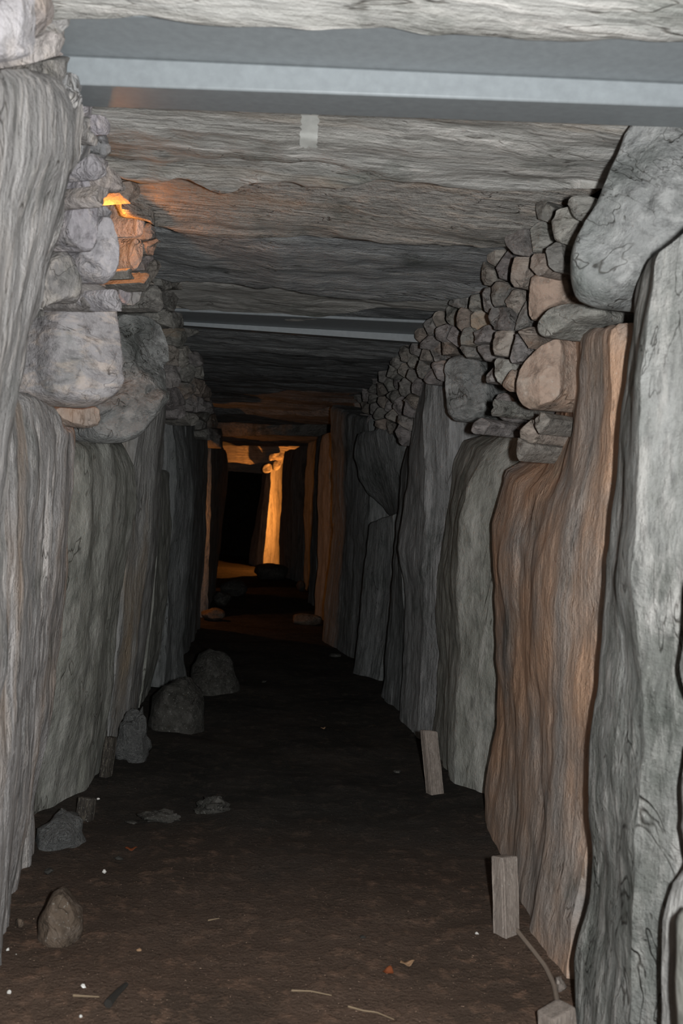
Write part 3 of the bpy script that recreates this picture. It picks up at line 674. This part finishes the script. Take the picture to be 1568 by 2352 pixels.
seedsR = [(1217, 490), (1246, 476), (1300, 512), (1240, 540), (1198, 553), (1338, 468), (1160, 612), (1194, 624), (1240, 622), (1286, 607), (1124, 631), (1140, 590), (1278, 668), (1232, 688),
          (1068, 680), (1095, 692), (1121, 686), (1152, 678), (1187, 702), (1156, 730), (1206, 720), (1037, 720), (1064, 734), (1010, 733), (988, 748), (968, 770), (1018, 763), (1041, 778), (1080, 779), (1100, 740),
          (1156, 790), (1114, 808), (1222, 778), (1300, 722), (1198, 810), (1152, 853), (1125, 868), (1003, 805), (980, 816), (1033, 797), (930, 816), (911, 832), (955, 800), (1175, 934), (1135, 930), (1244, 964), (1106, 975), (1213, 995), (1202, 1030), (1180, 880), (1250, 880), (1330, 560), (1260, 740), (1330, 640)]
regionR = [(1150, 560), (1040, 690), (945, 768), (890, 825), (850, 852), (800, 888), (765, 930), (762, 1060), (900, 1060), (945, 960), (965, 880), (1020, 860), (1120, 870), (1120, 700)]
rgR = random.Random(5)
ceilR = [(1420, 395), (1345, 445), (1205, 462), (1120, 575), (1035, 690), (945, 762), (890, 822), (850, 850), (800, 885), (765, 930), (745, 1000)]
gR = [q for P in CORB['R'] for q in grid_in(P)] + beyond(ceilR, (-10, -14)) + beyond(ceilR, (-26, -34))
for P in ([(1310, 790), (1300, 960), (1215, 1070), (1170, 1100), (1150, 1200), (1380, 1200), (1400, 770)], [(1066, 1020), (1180, 985), (1190, 1050), (1140, 1150), (1040, 1150)], [(972, 880), (1018, 885), (1030, 1010), (1020, 1100), (930, 1100)], [(815, 1010), (915, 1010), (905, 1150), (830, 1110)], [(762, 950), (805, 960), (800, 1100), (762, 1100)]):
    gR += grid_in(P)
seedsR = [s for s in seedsR if not any(inside(s, P) for P in CORB['R'])]
sR = fill(seedsR, regionR, lambda p: max(14, 30 * (p[0] - 560) / 500), rgR, gR)
def place(seeds, ghosts, side, X, parent, az, matf, R, gap, bul):
    rg = random.Random(11)
    for s, poly in cells(seeds, ghosts, R, gap):
        P = hit(s[0], s[1], 'x', X(s[1]) + rg.uniform(-0.02, 0.02))
        if P[1] < 0.5 or P[1] > 9.5: continue
        a = az + rg.uniform(-16, 16)
        n = wall_normal(side, a); n[2] = rg.uniform(-0.25, 0.1)
        sz = max(abs(q[0] - s[0]) for q in poly) / F * P[1]
        stone('packing_stone', poly, P, n, matf(s, rg), bulge=min(0.05, sz * bul), thick=0.2, nb=28, rings=(1, .985, .95, .88, .76, .6, .4, .2), rough=0.009, parent=parent, soft=0, tilt=0.8,
              back=(0.9 if side == 'R' else -0.9, 0.5, 0), power=7, fs=(14, 14, 22))
place(sR, gR, 'R', lambda py: 0.60, wall_right, 42, lambda s, rg: 'packing', 70, 0.6, 0.7)

seedsL = [(30, 60), (88, 40), (112, 95), (150, 30), (152, 122), (125, 165), (168, 200), (190, 235), (228, 285), (232, 335), (214, 385), (240, 415), (232, 452), (256, 492), (303, 440),
          (178, 350), (200, 300), (312, 470), (316, 520), (308, 575), (300, 630), (284, 665), (265, 690), (325, 650), (330, 600), (345, 560), (350, 620), (362, 570), (375, 640), (340, 540), (390, 600)]
regionL = [(345, 515), (395, 565), (410, 660), (430, 700), (452, 800), (480, 915), (500, 1000), (480, 1040), (440, 1010), (400, 960), (385, 900), (360, 760), (330, 700)]
ceilL = [(120, -40), (160, 60), (172, 170), (208, 200), (215, 250), (246, 275), (248, 370), (312, 415), (330, 450), (345, 515), (395, 565), (410, 655), (432, 705), (452, 800), (480, 915), (505, 1000)]
gL = [q for P in CORB['L'] for q in grid_in(P)] + beyond(ceilL, (14, -10)) + beyond(ceilL, (34, -26)) + beyond([(380, 930), (440, 960), (478, 1000), (490, 1060)], (-6, 26))
gL += grid_in([(262, 465), (292, 470), (292, 600), (262, 640)], 12)       # open niche in front of the lamp
seedsL = [s for s in seedsL if not any(inside(s, P) for P in CORB['L'])]
sL = fill(seedsL, regionL, lambda p: max(22, 52 * (560 - p[0]) / 240), random.Random(8), gL)
place(sL, gL, 'L', lambda py: -0.315, wall_left, 64, lambda s, rg: 'packing_pale' if s[0] < 300 else 'packing', 60, 0.6, 0.7)

# ------------------------------------------------------------------ lamps hidden in gaps of the left and right wall
def lamp(loc, watts, label, r=0.03, facing=1, added_hood=0):
    root = empty('bulkhead_lamp', loc, label, 'lamp', 'passage lamps')
    bm = bmesh.new(); bmesh.ops.create_uvsphere(bm, u_segments=16, v_segments=10, radius=r * 0.8)
    v = [tuple(np.array(x.co) + np.array(loc)) for x in bm.verts]; bm.verts.index_update(); f = [[x.index for x in q.verts] for q in bm.faces]; bm.free()
    mk('bulb', v, f, 'glass', root)
    prof = [(0.0, -0.05), (0.035, -0.05), (0.045, -0.03), (0.045, -0.022), (0.03, -0.022), (0.0, -0.022)]
    vv, ff = [], []
    for k in range(16):
        a = 2 * math.pi * k / 16
        for (rr, x) in prof: vv.append((loc[0] + facing * x, loc[1] + rr * math.cos(a), loc[2] + rr * math.sin(a)))
    n = len(prof)
    for k in range(16):
        for i in range(n - 1): ff.append((k * n + i, k * n + i + 1, ((k + 1) % 16) * n + i + 1, ((k + 1) % 16) * n + i))
    mk('housing', vv, ff, 'lamp_body', root)
    tube('bracket', [(loc[0] - facing * 0.045, loc[1], loc[2]), (loc[0] - facing * 0.1, loc[1], loc[2]), (-1.12 if facing > 0 else 1.28, loc[1], loc[2])], 0.008, 'lamp_body', root)
    if added_hood:  # unseen plate added above the bulb to block its upward light
        vv = [(loc[0] + 0.02 + dx * added_hood, loc[1] + dy * added_hood, loc[2] + 0.038 + dz) for dz in (0, 0.003) for dx, dy in ((-1, -1), (0.6, -1), (0.6, 1), (-1, 1))]
        mk('added_hood', vv, [(0, 1, 2, 3), (4, 5, 6, 7), (0, 1, 5, 4), (1, 2, 6, 5), (2, 3, 7, 6), (3, 0, 4, 7)], 'lamp_body', root)
    ld = bpy.data.lights.new('lamp_light', 'POINT'); ld.energy = watts; ld.color = (1.0, 0.34, 0.06); ld.shadow_soft_size = 0.012
    lo = bpy.data.objects.new('lamp_light', ld); COL.objects.link(lo); lo.parent = root; lo.location = (facing * (r + 0.01), 0, 0)
    return root
lamp((-0.42, 2.35, 1.49), 1.4, 'small warm lamp hidden behind packing stones under the banded brown roof slab')
lamp((-0.70, 6.86, 0.70), 6.0, 'small warm lamp hidden in the gap past the long dim slab')
lamp((-0.78, 9.36, 0.9), 6.0, 'small warm lamp hidden in the gap before the chamber', added_hood=0.08)
lamp((0.60, 12.1, 0.80), 95.0, 'small warm lamp hidden behind the black slab by the chamber', facing=-1)

# ------------------------------------------------------------------ things on the floor
solid('boulder', 340, 1600, 472, 1705, 3.72, 'boulder', depth=0.13, sink=0.95, seed=3, label='smooth dark half buried boulder beside a heap of broken mortar', cat='boulder')
solid('boulder', 430, 1507, 552, 1592, 4.45, 'boulder', depth=0.15, sink=0.9, seed=12, label='low flat sided boulder at the foot of the dark flared slab', cat='boulder')
solid('boulder', 84, 2112, 192, 2215, 1.93, 'boulder_brown', depth=0.06, sink=0.7, seed=14, label='earthy brown rounded stone poking out of the floor by the ribbed slab', cat='boulder', shape=lambda z: 0.95 - 0.15 * z)
solid('mortar_lump', 268, 1655, 346, 1762, 3.25, 'mortar', depth=0.07, sink=0.5, rough=0.3, seed=5, label='broken grey mortar lump heaped against the smooth dark boulder', cat='rubble')
solid('mortar_lump', 84, 1905, 200, 1962, 2.46, 'mortar', depth=0.10, sink=0.95, rough=0.25, seed=6, label='pale grey mortar patch at the foot of the smooth pale slab', cat='rubble')
solid('boulder', 504, 1338, 566, 1372, 8.9, 'boulder', depth=0.15, sink=0.3, seed=21, label='dark low stone on the floor by the black slab', cat='boulder')
solid('boulder', 585, 1316, 660, 1350, 11.0, 'boulder', depth=0.2, sink=0.3, seed=22, label='black sill stone silhouetted against the chamber glow', cat='boulder')
solid('boulder', 680, 1330, 702, 1352, 9.6, 'boulder', depth=0.08, sink=0.2, seed=23, label='small pale stone under the far bright streak', cat='boulder')
solid('boulder', 668, 1414, 738, 1436, 6.95, 'boulder_brown', depth=0.06, sink=0.2, seed=24, label='flat pale stone lying at the foot of the slim glowing slab', cat='boulder')
solid('boulder', 462, 1402, 515, 1428, 7.0, 'boulder_brown', depth=0.08, sink=0.2, seed=25, label='flat lamplit stone at the end of the long dim slab', cat='boulder')
solid('boulder', 490, 1368, 532, 1400, 8.0, 'boulder', depth=0.12, sink=0.2, seed=26, label='dim grey stone behind the flat lamplit stone', cat='boulder')
solid('floor_stone', 330, 1892, 408, 1906, 2.64, 'boulder', depth=0.03, sink=0.9, rough=0.6, seed=31, label='flat pale stone flake flush in the soil near the dark timber stub', cat='stone')
solid('floor_stone', 448, 1874, 532, 1896, 2.72, 'boulder', depth=0.035, sink=0.9, rough=0.6, seed=37, label='low brown stone back showing through the soil in mid passage', cat='stone')
# timber wedges
def post(px0, py0, px1, py1, Y, w, d, mat, label, rz=0.0, lean=0.0, bottom=-0.03, top_cut=0, seed=1):
    a = hit(px1, py1, 'y', Y); b = hit(px0, py0, 'y', Y + lean)
    a[2] = min(a[2], 0.01) + bottom
    return box_between('timber_wedge', a, b, w, d, mat, None, label, 'timber', None, rz=rz, top_cut=top_cut, seed=seed)
post(984, 1678, 1003, 1826, 2.92, 0.045, 0.03, 'wood', 'upright grey brown timber wedge beside the greenish slab', rz=0.35, lean=0.03, top_cut=-0.01, seed=2)
post(1158, 1966, 1166, 2160, 1.94, 0.042, 0.035, 'wood', 'pale worn timber wedge driven in front of the rust stained slab', rz=0.5, lean=0.04, seed=3)
post(1276, 2316, 1295, 2420, 1.55, 0.05, 0.04, 'wood', 'short sawn timber block at the end of the thin dusty cable', rz=0.5, seed=4)
post(256, 1692, 240, 1782, 3.0, 0.026, 0.03, 'wood_dark', 'thin black timber peg against the smooth pale slab', rz=-0.4, lean=0.02, seed=5)
post(292, 1676, 287, 1712, 3.3, 0.025, 0.02, 'wood_tan', 'short tan timber peg stuck in the mortar lump', rz=-0.3, bottom=-0.04, seed=6)
post(201, 1832, 186, 1905, 2.62, 0.042, 0.025, 'wood_dark', 'short dark streaked timber stub by the pale mortar patch', rz=-0.3, lean=0.02, seed=7)
solid('floor_stone', 1268, 2268, 1300, 2312, 1.72, 'wood', depth=0.015, sink=0.4, seed=40, label='angular stone chip between two timbers by the rust stained slab', cat='stone')
# cable along the foot of the rust stained slab
cp = []
for px, py in [(1178, 2128), (1195, 2150), (1225, 2185), (1252, 2220), (1272, 2262), (1281, 2310)]:
    p = hit(px, py, 'z', 0.012); cp.append((p[0], p[1], floor_z(p[0], p[1]) + 0.006))
tube('cable', cp, 0.0045, 'cable', label='thin dusty cable along the foot of the rust stained slab', cat='cable')
# pebbles and litter
peb = [(110, 1995, 36, 24, 'boulder', 'flat grey pebble near the pale mortar patch', 1), (240, 1997, 14, 12, 'quartz', 'tiny pale pebble on dark soil', 2), (832, 2147, 24, 10, 'boulder', 'small flat grey pebble in the soil of mid passage', 3),
       (192, 2260, 18, 14, 'quartz', 'bright white quartz chip', 4), (184, 2330, 14, 12, 'quartz', 'small round white quartz chip', 5), (22, 2274, 14, 14, 'quartz', 'white chip at the foot of the ribbed slab', 6),
       (226, 1832, 10, 10, 'quartz', 'glinting quartz chip beside the dark timber stub', 7), (148, 2108, 16, 10, 'leaf_tan', 'tan chip balanced on the earthy brown stone', 8), (318, 2178, 18, 10, 'leaf_tan', 'tan stone chip in brown soil', 9),
       (1095, 2140, 12, 14, 'quartz', 'pale chip near the worn timber wedge', 10), (915, 1768, 30, 12, 'boulder', 'grey pebble near the upright timber wedge', 11), (300, 1885, 40, 10, 'boulder', 'flat pale pebble by the flush stone', 12),
       (275, 1968, 30, 8, 'boulder', 'thin pale pebble on dark soil near the pale mortar patch', 13), (18, 2178, 14, 20, 'quartz', 'white crumb cluster chip by the ribbed slab', 14), (35, 2190, 16, 14, 'quartz', 'white crumb beside the ribbed slab', 15),
       (45, 2110, 28, 36, 'boulder_brown', 'rounded brown pebble under the ribbed slab', 16), (770, 1503, 40, 10, 'boulder', 'flat dim pebble by the dark curved slab', 17), (605, 1563, 16, 8, 'boulder', 'tiny dim pebble far along the floor', 18), (1232, 2400, 10, 10, 'quartz', '', 19)]
for px, py, w_, h_, mt, lb, sd in peb:
    if not lb: continue
    yb = py + h_ / 2
    P = hit(px, yb, 'z', 0.002)
    if sd == 8: P = np.array([0, 1.93, 0])
    solid('pebble', px - w_ * 0.4, py - h_ * 0.2, px + w_ * 0.4, yb, P[1], mt, sink=0.15, seed=sd + 60, label=lb, cat='pebble', group='pebbles and chips on the floor')
def leaf(px, py, size, ang, mat, label):
    P = hit(px, py, 'z', 0.004); z0 = floor_z(P[0], P[1]) + 0.003
    verts, faces = [], []; n = 9
    for i in range(n):
        t = i / (n - 1); wd = 0.32 * math.sin(math.pi * t ** 0.8) * size
        for s in (-1, -0.5, 0, 0.5, 1):
            x = (t - 0.5) * size; y = s * wd
            verts.append((P[0] + x * math.cos(ang) - y * math.sin(ang), P[1] + x * math.sin(ang) + y * math.cos(ang), z0 + 0.25 * abs(y) + 0.18 * size * (t - 0.5) ** 2 * 4 + 0.002 * math.sin(9 * t)))
    faces = grid_faces(n, 5)
    o = mk('fallen_leaf', verts, faces, mat, None, label, 'leaf', sharp=None)
    so = o.modifiers.new('thick', 'SOLIDIFY'); so.thickness = 0.0008
    return o
leaf(892, 2224, 0.032, 1.2, 'leaf_red', 'curled russet leaf on brown soil')
leaf(935, 2205, 0.030, 0.3, 'leaf_tan', 'pale tan leaf near a curled russet leaf')
leaf(301, 1945, 0.028, 0.2, 'leaf_red', 'red brown leaf scrap by the pale mortar patch')
leaf(742, 1672, 0.022, 0.5, 'leaf_tan', 'small orange leaf scrap far along the dark floor')
def twig(pts, r, mat, label):
    q = []
    for px, py in pts:
        P = hit(px, py, 'z', 0.005); q.append((P[0], P[1], floor_z(P[0], P[1]) + r + 0.001))
    tube('twig', q, r, mat, label=label, cat='twig', taper=0.5, n=6)
twig([(670, 2262), (715, 2266), (762, 2275)], 0.0018, 'straw', 'long straight straw on brown soil')
twig([(800, 2300), (835, 2310), (865, 2312), (905, 2330)], 0.0018, 'straw', 'bent straw with a crooked end on brown soil')
twig([(478, 2103), (504, 2098)], 0.0015, 'straw', 'very short straw on dark soil')
twig([(168, 2284), (228, 2288)], 0.0022, 'straw', 'reddish straw beside a white quartz chip')
twig([(248, 2310), (270, 2285), (290, 2266)], 0.008, 'bark', 'dark thick stick end in the soil')

# ------------------------------------------------------------------ white paint dab on the broad roof slab
from mathutils.bvhtree import BVHTree
def decal(obj, px0, py0, px1, py1, mat, name, nx=10, ny=14, seed=1, jag=3):
    me = obj.data; off = Vector(obj.location)
    t = BVHTree.FromPolygons([v.co + off for v in me.vertices], [list(p.vertices) for p in me.polygons])
    rg = random.Random(seed); verts = []
    for i in range(ny):
        l, r = rg.uniform(-jag, jag), rg.uniform(-jag, jag)
        for j in range(nx):
            u = j / (nx - 1); px = px0 + l + (px1 + r - px0 - l) * u + (i / (ny - 1)) * -3
            py = py0 + (py1 - py0) * i / (ny - 1) + (rg.uniform(-jag, jag) if i in (0, ny - 1) else 0)
            d = Vector(ray(px, py)).normalized()
            h = t.ray_cast(Vector(C), d)
            verts.append(np.array(h[0] - d * 0.0025))
    o = mk(name, verts, grid_faces(ny, nx), mat, obj, sharp=None)
    o['label'] = 'white paint dab'
decal(C1, 692, 262, 732, 338, 'paint', 'paint_mark')
